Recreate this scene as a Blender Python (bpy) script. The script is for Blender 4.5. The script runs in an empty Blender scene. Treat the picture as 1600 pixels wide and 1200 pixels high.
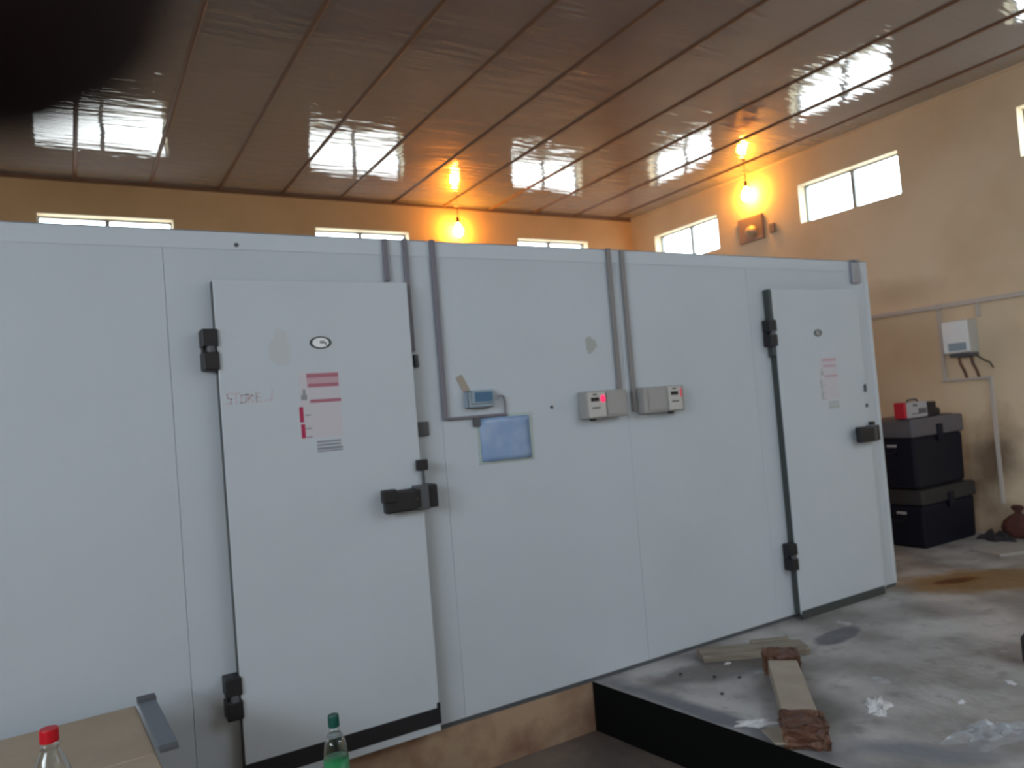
import bpy, bmesh, math, random
from mathutils import Vector, Matrix
random.seed(7)
S = bpy.context.scene
C = bpy.context.collection
PI = math.pi

# ------------------------------------------------------------------ camera
CAM = Vector((0, 0, 1.4304))
R3 = Vector((0.85942345, -0.50471464, -0.08157492))
U3 = Vector((0.05363918, -0.06966362, 0.99612741))
F3 = Vector((0.50844289, 0.86047087, 0.03279807))
cd = bpy.data.cameras.new('camera')
cam = bpy.data.objects.new('camera', cd)
C.objects.link(cam)
cam.matrix_world = Matrix(((R3.x, U3.x, -F3.x, CAM.x), (R3.y, U3.y, -F3.y, CAM.y), (R3.z, U3.z, -F3.z, CAM.z), (0, 0, 0, 1)))
cd.sensor_width = 36
cd.lens = 36 * 1172.68 / 1600
cd.clip_start = 0.003
cd.dof.use_dof = True            # phone lens: near finger out of focus, room slightly soft
cd.dof.focus_distance = 1.0
cd.dof.aperture_fstop = 7.5
S.camera = cam

# ------------------------------------------------------------------ world, daylight, exposure
S.view_settings.view_transform = 'Standard'
S.view_settings.look = 'None'
S.view_settings.gamma = 1
S.view_settings.use_curve_mapping = False
S.view_settings.exposure = 0.0
S.cycles.use_denoising = True
S.cycles.max_bounces = 10
S.cycles.diffuse_bounces = 6
S.cycles.sample_clamp_indirect = 8
w = bpy.data.worlds.new('sky'); S.world = w
w.use_nodes = True
nt = w.node_tree; nt.nodes.clear()
out = nt.nodes.new('ShaderNodeOutputWorld'); bg = nt.nodes.new('ShaderNodeBackground')
geo = nt.nodes.new('ShaderNodeTexCoord'); sep = nt.nodes.new('ShaderNodeSeparateXYZ')
rmp = nt.nodes.new('ShaderNodeValToRGB')
rmp.color_ramp.elements[0].position = 0.46; rmp.color_ramp.elements[0].color = (0.48, 0.48, 0.47, 1)
rmp.color_ramp.elements[1].position = 0.52; rmp.color_ramp.elements[1].color = (0.80, 0.91, 1.0, 1)
mp = nt.nodes.new('ShaderNodeMapRange'); mp.inputs[1].default_value = -1; mp.inputs[2].default_value = 1
nt.links.new(geo.outputs['Generated'], sep.inputs[0]); nt.links.new(sep.outputs[2], mp.inputs[0])
nt.links.new(mp.outputs[0], rmp.inputs[0]); nt.links.new(rmp.outputs[0], bg.inputs[0]); nt.links.new(bg.outputs[0], out.inputs[0])
SKY = 13.0
bg.inputs[1].default_value = SKY

FD = 3.2087                      # front plane of the cold room
XW, YB, ZC = 6.9485, 8.1074, 3.9447   # right wall, back wall, ceiling
XL, YF, ZL = -4.2, -4.2, -0.25        # left wall, front wall, lower floor
WZ0, WZ1 = 3.17, 3.612
WIN_RIGHT = [(6.5, 7.66), (4.16, 5.33), (1.98, 3.13), (-0.3, 0.85), (-2.5, -1.35)]
WIN_BACK = [(-2.65, -1.5), (-0.175, 1.008), (2.43, 3.56), (5.04, 6.17)]
WIN_FRONT = [(1.7, 2.85), (3.5, 4.65), (5.3, 6.45)]  # unseen windows, added and spaced to brighten the cold room front
FZ0 = 3.17
FILL_BAND = (-3.9, 0.8, 2.0, 3.55)     # unseen open band added in the left wall to brighten the right side
FILL_ROOF = (2.8, 5.8, -2.4, -1.4)     # unseen roof opening added behind the photographer to brighten the platform
WIN_LEFT = [(3.5, 4.65)]

def portal(loc, rot, sx, sy):
    l = bpy.data.lights.new('daylight', 'AREA'); l.shape = 'RECTANGLE'; l.size = sx; l.size_y = sy
    l.cycles.is_portal = True
    o = bpy.data.objects.new('daylight', l); C.objects.link(o); o.location = loc; o.rotation_euler = rot
for a, b in WIN_RIGHT: portal((XW + 0.2, (a + b) / 2, (WZ0 + WZ1) / 2), (0, PI / 2, 0), WZ1 - WZ0, b - a)
for a, b in WIN_LEFT: portal((XL - 0.2, (a + b) / 2, (WZ0 + WZ1) / 2), (0, -PI / 2, 0), WZ1 - WZ0, b - a)
for a, b in WIN_BACK: portal(((a + b) / 2, YB + 0.2, (WZ0 + WZ1) / 2), (-PI / 2, 0, 0), b - a, WZ1 - WZ0)
for a, b in WIN_FRONT: portal(((a + b) / 2, YF - 0.2, (FZ0 + WZ1) / 2), (PI / 2, 0, 0), b - a, WZ1 - FZ0)

portal((XL - 0.2, (FILL_BAND[0] + FILL_BAND[1]) / 2, (FILL_BAND[2] + FILL_BAND[3]) / 2), (0, -PI / 2, 0), FILL_BAND[3] - FILL_BAND[2], FILL_BAND[1] - FILL_BAND[0])
portal(((FILL_ROOF[0] + FILL_ROOF[1]) / 2, (FILL_ROOF[2] + FILL_ROOF[3]) / 2, ZC + 0.13), (0, 0, 0), FILL_ROOF[1] - FILL_ROOF[0], FILL_ROOF[3] - FILL_ROOF[2])

# ------------------------------------------------------------------ materials
def mat(name, col, rough=0.6, metal=0.0, spec=0.4, col2=None, scale=4.0, detail=4, lo=0.4, hi=0.65, stretch=None, bump=0.0, bscale=None, emit=None, estr=0, coat=0, alpha=1, trans=0, ior=1.45):
    m = bpy.data.materials.new(name); m.use_nodes = True
    t = m.node_tree; b = t.nodes['Principled BSDF']
    b.inputs['Base Color'].default_value = (*col, 1)
    b.inputs['Roughness'].default_value = rough; b.inputs['Metallic'].default_value = metal
    b.inputs['Specular IOR Level'].default_value = spec
    b.inputs['Coat Weight'].default_value = coat
    b.inputs['Alpha'].default_value = alpha; b.inputs['Transmission Weight'].default_value = trans; b.inputs['IOR'].default_value = ior
    if emit: b.inputs['Emission Color'].default_value = (*emit, 1); b.inputs['Emission Strength'].default_value = estr
    if col2 or bump:
        tc = t.nodes.new('ShaderNodeTexCoord'); mpn = t.nodes.new('ShaderNodeMapping')
        t.links.new(tc.outputs['Object'], mpn.inputs[0])
        if stretch: mpn.inputs['Scale'].default_value = stretch
    if col2:
        n = t.nodes.new('ShaderNodeTexNoise'); n.inputs['Scale'].default_value = scale; n.inputs['Detail'].default_value = detail
        t.links.new(mpn.outputs[0], n.inputs['Vector'])
        r = t.nodes.new('ShaderNodeValToRGB'); r.color_ramp.elements[0].position = lo; r.color_ramp.elements[1].position = hi
        r.color_ramp.elements[0].color = (*col, 1); r.color_ramp.elements[1].color = (*col2, 1)
        t.links.new(n.outputs['Fac'], r.inputs[0]); t.links.new(r.outputs[0], b.inputs['Base Color'])
    if bump:
        n2 = t.nodes.new('ShaderNodeTexNoise'); n2.inputs['Scale'].default_value = bscale or scale * 6; n2.inputs['Detail'].default_value = 3
        t.links.new(mpn.outputs[0], n2.inputs['Vector'])
        bp = t.nodes.new('ShaderNodeBump'); bp.inputs['Strength'].default_value = bump; bp.inputs['Distance'].default_value = 0.02
        t.links.new(n2.outputs['Fac'], bp.inputs['Height']); t.links.new(bp.outputs[0], b.inputs['Normal'])
    return m

M = {}
M['wall'] = mat('ochre_paint', (0.73, 0.60, 0.435), 0.75, col2=(0.65, 0.51, 0.345), scale=1.4, detail=6, lo=0.42, hi=0.7, bump=0.12, bscale=14)
M['slabtop'] = mat('concrete', (0.40, 0.38, 0.36), 0.55)
M['wall_back'] = mat('ochre_paint_light_deepened', (0.64, 0.43, 0.235), 0.75, col2=(0.54, 0.35, 0.18), scale=1.1, detail=6, lo=0.42, hi=0.7, bump=0.12, bscale=14)  # same ochre paint, deepened to carry a difference in light
M['low'] = mat('earthy_concrete', (0.19, 0.15, 0.125), 0.7, col2=(0.11, 0.085, 0.075), scale=3, detail=6, bump=0.3)
M['plinth'] = mat('stained_plaster', (0.36, 0.25, 0.17), 0.8, col2=(0.20, 0.105, 0.07), scale=4.5, detail=5, lo=0.45, hi=0.7, bump=0.2)
M['bitumen'] = mat('black_bitumen', (0.005, 0.005, 0.005), 0.9, spec=0.1)
M['panel'] = mat('white_coated_steel', (0.50, 0.55, 0.61), 0.38, spec=0.35, col2=(0.47, 0.515, 0.565), scale=1.1, detail=5, lo=0.4, hi=0.75)
M['door'] = mat('white_door_skin', (0.51, 0.558, 0.615), 0.34, spec=0.35, col2=(0.48, 0.525, 0.575), scale=1.3, detail=5, lo=0.4, hi=0.75)
M['capping'] = mat('capping_steel', (0.515, 0.565, 0.625), 0.34, spec=0.4)
M['roof'] = mat('dusty_roof_panel', (0.42, 0.41, 0.39), 0.7)
M['edge'] = mat('dark_gasket', (0.055, 0.062, 0.062), 0.5)
M['black'] = mat('black_plastic', (0.018, 0.017, 0.02), 0.45)
M['grey'] = mat('grey_plastic', (0.33, 0.325, 0.32), 0.5)
M['lgrey'] = mat('light_grey_plastic', (0.50, 0.49, 0.47), 0.5)
M['dgrey'] = mat('dark_grey_plastic', (0.085, 0.09, 0.10), 0.5)
M['seam'] = mat('seam_filler', (0.42, 0.43, 0.45), 0.6)
M['steel'] = mat('galvanised_steel', (0.34, 0.35, 0.39), 0.42, metal=0.5)
M['pvc'] = mat('grey_pvc_trunking', (0.175, 0.165, 0.20), 0.5)
M['pvcb'] = mat('warm_grey_trunking', (0.23, 0.215, 0.215), 0.5)
M['pvcw'] = mat('white_pvc_conduit', (0.52, 0.47, 0.44), 0.5)
M['red'] = mat('red_print', (0.38, 0.14, 0.19), 0.5)
M['dred'] = mat('dark_red_print', (0.40, 0.03, 0.09), 0.5)
M['pink'] = mat('pink_print', (0.49, 0.33, 0.385), 0.5)
M['fpink'] = mat('faded_pink_print', (0.53, 0.515, 0.565), 0.5)
M['scrib'] = mat('faded_marker', (0.51, 0.43, 0.47), 0.5)
M['ink'] = mat('grey_print', (0.25, 0.26, 0.30), 0.5)
M['white'] = mat('white_enamel', (0.80, 0.82, 0.84), 0.35)
M['smudge'] = mat('smudge', (0.37, 0.39, 0.385), 0.7)
M['smudge2'] = mat('yellowed_smudge', (0.475, 0.505, 0.535), 0.6)
M['lcd'] = mat('blue_display', (0.07, 0.16, 0.27), 0.25)
M['sky_blue'] = mat('pale_blue_casing', (0.28, 0.36, 0.43), 0.4)
M['tan'] = mat('tan_tape', (0.36, 0.31, 0.26), 0.6)
M['folder'] = mat('blue_plastic_folder', (0.23, 0.34, 0.56), 0.22, spec=0.5, col2=(0.30, 0.41, 0.60), scale=9, detail=2, bump=0.15, bscale=8)
M['sleeve'] = mat('clear_plastic_edge', (0.42, 0.50, 0.48), 0.25)
M['led'] = mat('red_led', (0.6, 0.02, 0.08), 0.4, emit=(1.0, 0.03, 0.13), estr=1.1)
M['led2'] = mat('dim_red_led', (0.5, 0.08, 0.12), 0.4, emit=(1.0, 0.05, 0.12), estr=0.25)
M['navy'] = mat('navy_plastic', (0.007, 0.008, 0.017), 0.5, spec=0.25)
M['lid'] = mat('grey_lid_plastic', (0.12, 0.115, 0.135), 0.5)
M['lid2'] = mat('charcoal_lid_plastic', (0.035, 0.033, 0.035), 0.55)
M['redp'] = mat('red_plastic', (0.55, 0.02, 0.04), 0.4)
M['silver'] = mat('silver_casing', (0.42, 0.42, 0.46), 0.4)
M['wood'] = mat('weathered_wood', (0.27, 0.235, 0.19), 0.75, col2=(0.18, 0.15, 0.12), scale=5, stretch=(1, 9, 9), detail=5, bump=0.2)
M['card'] = mat('cardboard', (0.42, 0.34, 0.26), 0.8, col2=(0.37, 0.295, 0.22), scale=3, detail=4)
M['card2'] = mat('pale_cardboard', (0.40, 0.345, 0.28), 0.8, col2=(0.34, 0.29, 0.235), scale=6, detail=4)
M['tape'] = mat('brown_parcel_tape', (0.10, 0.045, 0.03), 0.35, col2=(0.17, 0.085, 0.05), scale=16, detail=3, bump=0.3)
M['board'] = mat('brown_fitting_board', (0.33, 0.22, 0.17), 0.6)
M['sack'] = mat('dark_red_sack', (0.10, 0.035, 0.028), 0.85, col2=(0.055, 0.025, 0.02), scale=9, bump=0.4)
M['cloth'] = mat('dark_rag', (0.035, 0.03, 0.032), 0.9, bump=0.5, bscale=30)
M['sheet'] = mat('grey_sheet', (0.36, 0.34, 0.32), 0.6)
M['paper'] = mat('white_scrap', (0.60, 0.60, 0.62), 0.5)
M['film'] = mat('clear_film', (0.5, 0.53, 0.58), 0.08, spec=1.0, alpha=0.3)
M['frame'] = mat('grey_aluminium', (0.20, 0.205, 0.20), 0.45, metal=0.2)
M['reveal'] = mat('cream_reveal', (0.66, 0.55, 0.38), 0.7)
M['cord'] = mat('lamp_cord', (0.06, 0.04, 0.03), 0.6)
M['bulb'] = mat('glowing_bulb', (1, 0.8, 0.4), 0.3, emit=(1.0, 0.40, 0.04), estr=205)
M['lamp_white'] = mat('ivory_lampholder', (0.6, 0.45, 0.3), 0.4)
M['green_drink'] = mat('green_label', (0.02, 0.19, 0.07), 0.35)
M['greencap'] = mat('green_cap', (0.008, 0.07, 0.055), 0.4)
M['redcap'] = mat('red_cap', (0.50, 0.006, 0.015), 0.4)
M['skin'] = mat('shaded_dark_skin', (0.022, 0.015, 0.015), 0.7, spec=0.05)  # dark skin, with the shade on the lens side put into the colour
M['strip'] = mat('blue_grey_strip', (0.15, 0.17, 0.205), 0.45)
M['nail'] = mat('finger_nail', (0.12, 0.075, 0.06), 0.4)

def patchy_wall():  # brown patches mixed into the right wall's colour
    m = M['wall'].copy(); m.name = 'ochre_paint_patchy'; M['wall_right'] = m
    t = m.node_tree; b = t.nodes['Principled BSDF']; src = b.inputs['Base Color'].links[0].from_socket
    tc = t.nodes.new('ShaderNodeTexCoord')
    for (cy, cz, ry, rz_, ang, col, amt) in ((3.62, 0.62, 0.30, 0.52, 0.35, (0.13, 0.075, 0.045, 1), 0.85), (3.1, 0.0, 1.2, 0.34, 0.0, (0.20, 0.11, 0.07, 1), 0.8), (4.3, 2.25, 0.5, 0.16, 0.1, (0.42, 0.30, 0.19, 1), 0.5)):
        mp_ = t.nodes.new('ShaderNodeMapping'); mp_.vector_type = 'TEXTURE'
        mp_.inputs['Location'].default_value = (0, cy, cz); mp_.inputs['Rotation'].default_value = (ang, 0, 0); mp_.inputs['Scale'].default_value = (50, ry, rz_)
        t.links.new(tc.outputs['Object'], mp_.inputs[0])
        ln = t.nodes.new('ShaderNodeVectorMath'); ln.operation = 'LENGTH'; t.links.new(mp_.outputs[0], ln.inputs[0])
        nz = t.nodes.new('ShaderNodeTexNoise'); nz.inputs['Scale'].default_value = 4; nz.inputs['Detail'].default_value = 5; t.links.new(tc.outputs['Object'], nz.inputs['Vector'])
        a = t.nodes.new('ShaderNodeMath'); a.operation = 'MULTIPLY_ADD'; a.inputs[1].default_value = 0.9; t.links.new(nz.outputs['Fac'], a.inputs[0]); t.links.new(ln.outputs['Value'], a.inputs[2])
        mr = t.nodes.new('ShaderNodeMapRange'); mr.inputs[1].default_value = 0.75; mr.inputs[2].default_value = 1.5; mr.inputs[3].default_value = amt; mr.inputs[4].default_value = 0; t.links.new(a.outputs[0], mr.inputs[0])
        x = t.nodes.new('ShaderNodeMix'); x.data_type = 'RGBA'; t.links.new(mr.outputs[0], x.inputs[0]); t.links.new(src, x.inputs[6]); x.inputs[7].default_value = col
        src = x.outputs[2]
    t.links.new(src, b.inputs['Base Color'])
patchy_wall()

# glass pane: mostly see-through with a mild reflection
g = bpy.data.materials.new('window_glass'); g.use_nodes = True
t = g.node_tree; t.nodes.clear()
o_ = t.nodes.new('ShaderNodeOutputMaterial'); mx = t.nodes.new('ShaderNodeMixShader'); tr = t.nodes.new('ShaderNodeBsdfTransparent'); gl = t.nodes.new('ShaderNodeBsdfGlossy')
gl.inputs['Roughness'].default_value = 0.03; mx.inputs[0].default_value = 0.06; tr.inputs[0].default_value = (0.93, 0.96, 0.97, 1)
t.links.new(tr.outputs[0], mx.inputs[1]); t.links.new(gl.outputs[0], mx.inputs[2]); t.links.new(mx.outputs[0], o_.inputs[0])
M['glass'] = g
g2 = g.copy(); g2.name = 'clear_pet'; M['petc'] = g2
for nd in g2.node_tree.nodes:
    if nd.type == 'MIX_SHADER':
        lw = g2.node_tree.nodes.new('ShaderNodeLayerWeight'); lw.inputs[0].default_value = 0.35
        g2.node_tree.links.new(lw.outputs['Facing'], nd.inputs[0])
    if nd.type == 'BSDF_GLOSSY': nd.inputs['Roughness'].default_value = 0.12

# ceiling: glossy PVC with fine ripples running across each strip
m = bpy.data.materials.new('glossy_pvc_ceiling'); m.use_nodes = True
t = m.node_tree; b = t.nodes['Principled BSDF']
b.inputs['Base Color'].default_value = (0.255, 0.25, 0.275, 1); b.inputs['Roughness'].default_value = 0.06
b.inputs['Specular IOR Level'].default_value = 1.0; b.inputs['Coat Weight'].default_value = 1.0; b.inputs['Coat Roughness'].default_value = 0.025
tc = t.nodes.new('ShaderNodeTexCoord'); mpn = t.nodes.new('ShaderNodeMapping'); mpn.inputs['Scale'].default_value = (2.2, 15, 1)
n = t.nodes.new('ShaderNodeTexNoise'); n.inputs['Scale'].default_value = 1.0; n.inputs['Detail'].default_value = 2
mp2 = t.nodes.new('ShaderNodeMapping'); mp2.inputs['Scale'].default_value = (1.1, 1.6, 1)
n2 = t.nodes.new('ShaderNodeTexNoise'); n2.inputs['Scale'].default_value = 1.0; n2.inputs['Detail'].default_value = 1
ad = t.nodes.new('ShaderNodeMath'); ad.operation = 'MULTIPLY_ADD'; ad.inputs[1].default_value = 3.0
bp = t.nodes.new('ShaderNodeBump'); bp.inputs['Strength'].default_value = 0.22; bp.inputs['Distance'].default_value = 0.02
t.links.new(tc.outputs['Object'], mpn.inputs[0]); t.links.new(mpn.outputs[0], n.inputs['Vector'])
t.links.new(tc.outputs['Object'], mp2.inputs[0]); t.links.new(mp2.outputs[0], n2.inputs['Vector'])
t.links.new(n2.outputs['Fac'], ad.inputs[0]); t.links.new(n.outputs['Fac'], ad.inputs[2])
t.links.new(ad.outputs[0], bp.inputs['Height']); t.links.new(bp.outputs[0], b.inputs['Normal']); t.links.new(bp.outputs[0], b.inputs['Coat Normal'])
M['ceiling'] = m
M['joint'] = mat('brown_joint_strip', (0.19, 0.105, 0.065), 0.55, spec=0.3)

# concrete platform top with rust, damp and painted shade patches that have shapes of their own
m = M['slabtop']; t = m.node_tree; b = t.nodes['Principled BSDF']
tc = t.nodes.new('ShaderNodeTexCoord')
def noise(scale, detail=5, vec=None):
    n = t.nodes.new('ShaderNodeTexNoise'); n.inputs['Scale'].default_value = scale; n.inputs['Detail'].default_value = detail
    t.links.new(vec or tc.outputs['Object'], n.inputs['Vector']); return n
def ramp(src, a, ca, z, cz):
    r = t.nodes.new('ShaderNodeValToRGB'); r.color_ramp.elements[0].position = a; r.color_ramp.elements[1].position = z
    r.color_ramp.elements[0].color = ca; r.color_ramp.elements[1].color = cz; t.links.new(src, r.inputs[0]); return r.outputs[0]
def mix(fac, a, bb):
    x = t.nodes.new('ShaderNodeMix'); x.data_type = 'RGBA'
    t.links.new(fac, x.inputs[0]); t.links.new(a, x.inputs[6])
    if isinstance(bb, tuple): x.inputs[7].default_value = bb
    else: t.links.new(bb, x.inputs[7])
    return x.outputs[2]
def patch(cx, cy, rx, ry, ang, soft=0.35, wob=0.35):
    mpn = t.nodes.new('ShaderNodeMapping'); mpn.vector_type = 'TEXTURE'
    mpn.inputs['Location'].default_value = (cx, cy, 0); mpn.inputs['Rotation'].default_value = (0, 0, ang); mpn.inputs['Scale'].default_value = (rx, ry, 50)
    t.links.new(tc.outputs['Object'], mpn.inputs[0])
    ln = t.nodes.new('ShaderNodeVectorMath'); ln.operation = 'LENGTH'; t.links.new(mpn.outputs[0], ln.inputs[0])
    nz = noise(5, 4); a = t.nodes.new('ShaderNodeMath'); a.operation = 'MULTIPLY_ADD'; a.inputs[1].default_value = wob * 2
    t.links.new(nz.outputs['Fac'], a.inputs[0]); t.links.new(ln.outputs['Value'], a.inputs[2])
    h = t.nodes.new('ShaderNodeMath'); h.operation = 'MULTIPLY'; h.inputs[1].default_value = 0.5; t.links.new(a.outputs[0], h.inputs[0])
    return ramp(h.outputs[0], (1.0 + wob - soft) / 2, (1, 1, 1, 1), (1.0 + wob + 0.02) / 2, (0, 0, 0, 1))
col = ramp(noise(2.2, 7).outputs['Fac'], 0.38, (0.235, 0.22, 0.212, 1), 0.62, (0.445, 0.435, 0.43, 1))
col = mix(ramp(noise(9, 6).outputs['Fac'], 0.56, (0, 0, 0, 1), 0.72, (0.7, 0.7, 0.7, 1)), col, (0.17, 0.15, 0.14, 1))
col = mix(ramp(noise(6.3, 3).outputs['Fac'], 0.66, (0, 0, 0, 1), 0.74, (0.8, 0.8, 0.8, 1)), col, (0.48, 0.49, 0.52, 1))
col = mix(patch(5.35, 2.85, 0.75, 0.34, -0.5), col, (0.24, 0.155, 0.075, 1))
col = mix(patch(5.2, 3.0, 0.22, 0.07, -0.3), col, (0.14, 0.055, 0.02, 1))
col = mix(patch(3.66, 2.82, 0.25, 0.085, 0.15, 0.25, 0.5), col, (0.105, 0.105, 0.125, 1))
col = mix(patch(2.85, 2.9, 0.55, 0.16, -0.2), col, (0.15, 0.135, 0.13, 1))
col = mix(patch(2.37, 2.6, 0.085, 1.0, 0.12, 0.6, 0.5), col, (0.15, 0.155, 0.175, 1))
col = mix(patch(2.72, 2.25, 0.28, 0.22, 0.9, 0.5, 0.4), col, (0.17, 0.165, 0.16, 1))  # shade beside the taped carton, painted into the floor colour
col = mix(patch(2.70, 1.80, 0.42, 0.10, -0.9, 0.7, 0.6), col, (0.19, 0.20, 0.225, 1))
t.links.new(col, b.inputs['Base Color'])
bp = t.nodes.new('ShaderNodeBump'); bp.inputs['Strength'].default_value = 0.25; bp.inputs['Distance'].default_value = 0.02
t.links.new(noise(22, 4).outputs['Fac'], bp.inputs['Height']); t.links.new(bp.outputs[0], b.inputs['Normal'])
t.links.new(ramp(noise(1.7, 4).outputs['Fac'], 0.4, (0.3, 0.3, 0.3, 1), 0.62, (0.62, 0.62, 0.62, 1)), b.inputs['Roughness'])

# ------------------------------------------------------------------ mesh helpers
class MB:
    def __init__(s): s.bm = bmesh.new(); s.mi = 0
    def _tag(s, faces):
        for f in faces: f.material_index = s.mi
    def use(s, i): s.mi = i; return s
    def box(s, x0, x1, y0, y1, z0, z1, bev=0.0, seg=2, mt=None):
        ret = bmesh.ops.create_cube(s.bm, size=1); vs = ret['verts']
        for v in vs: v.co = Vector(((x0 + x1) / 2 + v.co.x * (x1 - x0), (y0 + y1) / 2 + v.co.y * (y1 - y0), (z0 + z1) / 2 + v.co.z * (z1 - z0)))
        fs = set(f for v in vs for f in v.link_faces)
        if bev:
            es = list(set(e for v in vs for e in v.link_edges))
            r = bmesh.ops.bevel(s.bm, geom=es, offset=bev, segments=seg, profile=0.5, affect='EDGES')
            fs = set(f for f in fs if f.is_valid) | set(r['faces'])
            vs = list(set(v for f in fs for v in f.verts))
        s._tag(fs)
        if mt: bmesh.ops.transform(s.bm, matrix=mt, verts=vs)
        return s
    def lathe(s, prof, seg=24, c=(0, 0, 0), axis='Z', sx=1, sy=1):
        rings = []
        for r, z in prof:
            ring = []
            for k in range(seg):
                a = 2 * PI * k / seg; p = (r * math.cos(a) * sx, r * math.sin(a) * sy, z)
                if axis == 'Y': p = (p[0], p[2], p[1])
                if axis == 'X': p = (p[2], p[0], p[1])
                ring.append(s.bm.verts.new(Vector(p) + Vector(c)))
            rings.append(ring)
        fs = []
        for a, bb in zip(rings, rings[1:]):
            for k in range(seg): fs.append(s.bm.faces.new((a[k], a[(k + 1) % seg], bb[(k + 1) % seg], bb[k])))
        if prof[0][0] > 1e-6: fs.append(s.bm.faces.new(rings[0][::-1]))
        if prof[-1][0] > 1e-6: fs.append(s.bm.faces.new(rings[-1]))
        s._tag(fs); return s
    def tube(s, pts, r, seg=10):
        pts = [Vector(p) for p in pts]; rings = []
        for i, p in enumerate(pts):
            d = (pts[min(i + 1, len(pts) - 1)] - pts[max(i - 1, 0)]).normalized()
            a = d.cross(Vector((0, 0, 1)))
            if a.length < 1e-3: a = d.cross(Vector((1, 0, 0)))
            a.normalize(); bb = d.cross(a); rr = r[i] if isinstance(r, (list, tuple)) else r
            rings.append([s.bm.verts.new(p + a * rr * math.cos(2 * PI * k / seg) + bb * rr * math.sin(2 * PI * k / seg)) for k in range(seg)])
        fs = []
        for a, bb in zip(rings, rings[1:]):
            for k in range(seg): fs.append(s.bm.faces.new((a[k], a[(k + 1) % seg], bb[(k + 1) % seg], bb[k])))
        fs.append(s.bm.faces.new(rings[0][::-1])); fs.append(s.bm.faces.new(rings[-1]))
        s._tag(fs); return s
    def prism(s, poly, z0, z1, mt=None):
        lo = [s.bm.verts.new((x, y, z0)) for x, y in poly]; hi = [s.bm.verts.new((x, y, z1)) for x, y in poly]
        fs = [s.bm.faces.new(lo[::-1]), s.bm.faces.new(hi)]; n = len(poly)
        for k in range(n): fs.append(s.bm.faces.new((lo[k], lo[(k + 1) % n], hi[(k + 1) % n], hi[k])))
        s._tag(fs)
        if mt: bmesh.ops.transform(s.bm, matrix=mt, verts=lo + hi)
        return s
    def crumple(s, cx, cy, cz, rx, ry, h, seed=0, n=14, rot=0):
        rnd = random.Random(seed); grid = []
        for i in range(n + 1):
            row = []
            for j in range(n + 1):
                u, v = i / n * 2 - 1, j / n * 2 - 1
                rad = max(abs(u), abs(v)); q = math.hypot(u, v) or 1
                uu, vv = u * rad / q, v * rad / q
                edge = 1 + 0.22 * math.sin(5 * math.atan2(vv, uu) + seed) + 0.1 * math.sin(11 * math.atan2(vv, uu) + 2 * seed)
                x, y = uu * rx * edge, vv * ry * edge
                zz = cz + (0.15 + rnd.random() ** 2 * (1.15 - rad)) * h if rad < 0.97 else cz
                row.append(s.bm.verts.new((cx + x * math.cos(rot) - y * math.sin(rot), cy + x * math.sin(rot) + y * math.cos(rot), zz)))
            grid.append(row)
        fs = [s.bm.faces.new((grid[i][j], grid[i + 1][j], grid[i + 1][j + 1], grid[i][j + 1])) for i in range(n) for j in range(n)]
        s._tag(fs); return s

def obj(name, mb, mats, parent=None, smooth=False):
    me = bpy.data.meshes.new(name)
    bmesh.ops.recalc_face_normals(mb.bm, faces=mb.bm.faces)
    mb.bm.to_mesh(me); mb.bm.free()
    for x in (mats if isinstance(mats, (list, tuple)) else [mats]): me.materials.append(M[x])
    if smooth: me.polygons.foreach_set('use_smooth', [True] * len(me.polygons))
    o = bpy.data.objects.new(name, me); C.objects.link(o)
    if parent: o.parent = parent
    return o
def thing(name, label, cat, loc=(0, 0, 0), rz=0, group=None, rot=None):
    o = bpy.data.objects.new(name, None); C.objects.link(o); o.empty_display_size = 0.1
    o.location = loc; o.rotation_euler = rot or (0, 0, rz)
    o['label'] = label; o['category'] = cat
    if group: o['group'] = group
    return o
def tag(o, label, cat, group=None, loc=None, rz=0):
    o['label'] = label; o['category'] = cat
    if group: o['group'] = group
    if loc: o.location = loc
    o.rotation_euler = (0, 0, rz)
    return o
def struct(name, mb, mats, parent=None):
    o = obj(name, mb, mats, parent); o['kind'] = 'structure'; return o
def B(*a, **k): return MB().box(*a, **k)

# ------------------------------------------------------------------ setting
def wall(name, fixed0, fixed1, along, u0, u1, z0, z1, holes):
    us = sorted({u0, u1} | {h[0] for h in holes} | {h[1] for h in holes}); zs = sorted({z0, z1} | {h[2] for h in holes} | {h[3] for h in holes})
    mb = MB()
    for a, b2 in zip(us, us[1:]):
        for c, d in zip(zs, zs[1:]):
            mu, mz = (a + b2) / 2, (c + d) / 2
            if any(h[0] < mu < h[1] and h[2] < mz < h[3] for h in holes): continue
            if along == 'Y': mb.box(fixed0, fixed1, a, b2, c, d)
            else: mb.box(a, b2, fixed0, fixed1, c, d)
    bmesh.ops.remove_doubles(mb.bm, verts=mb.bm.verts, dist=1e-4)
    seen = {}
    for f in list(mb.bm.faces):
        k = tuple(sorted(v.index for v in f.verts)) if False else frozenset(f.verts)
        seen.setdefault(k, []).append(f)
    bmesh.ops.delete(mb.bm, geom=[f for v in seen.values() if len(v) > 1 for f in v], context='FACES')
    return struct(name, mb, name if name in ('wall_right', 'wall_back') else 'wall')
TH = 0.2
wall('wall_right', XW, XW + TH, 'Y', YF - TH, YB + TH, ZL, ZC, [(a, b2, WZ0, WZ1) for a, b2 in WIN_RIGHT])
wall('wall_left', XL - TH, XL, 'Y', YF - TH, YB + TH, ZL, ZC, [(a, b2, WZ0, WZ1) for a, b2 in WIN_LEFT] + [FILL_BAND])
wall('wall_back', YB, YB + TH, 'X', XL, XW, ZL, ZC, [(a, b2, WZ0, WZ1) for a, b2 in WIN_BACK])
wall('wall_front', YF - TH, YF, 'X', XL, XW, ZL, ZC, [(a, b2, FZ0, WZ1) for a, b2 in WIN_FRONT])
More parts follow.
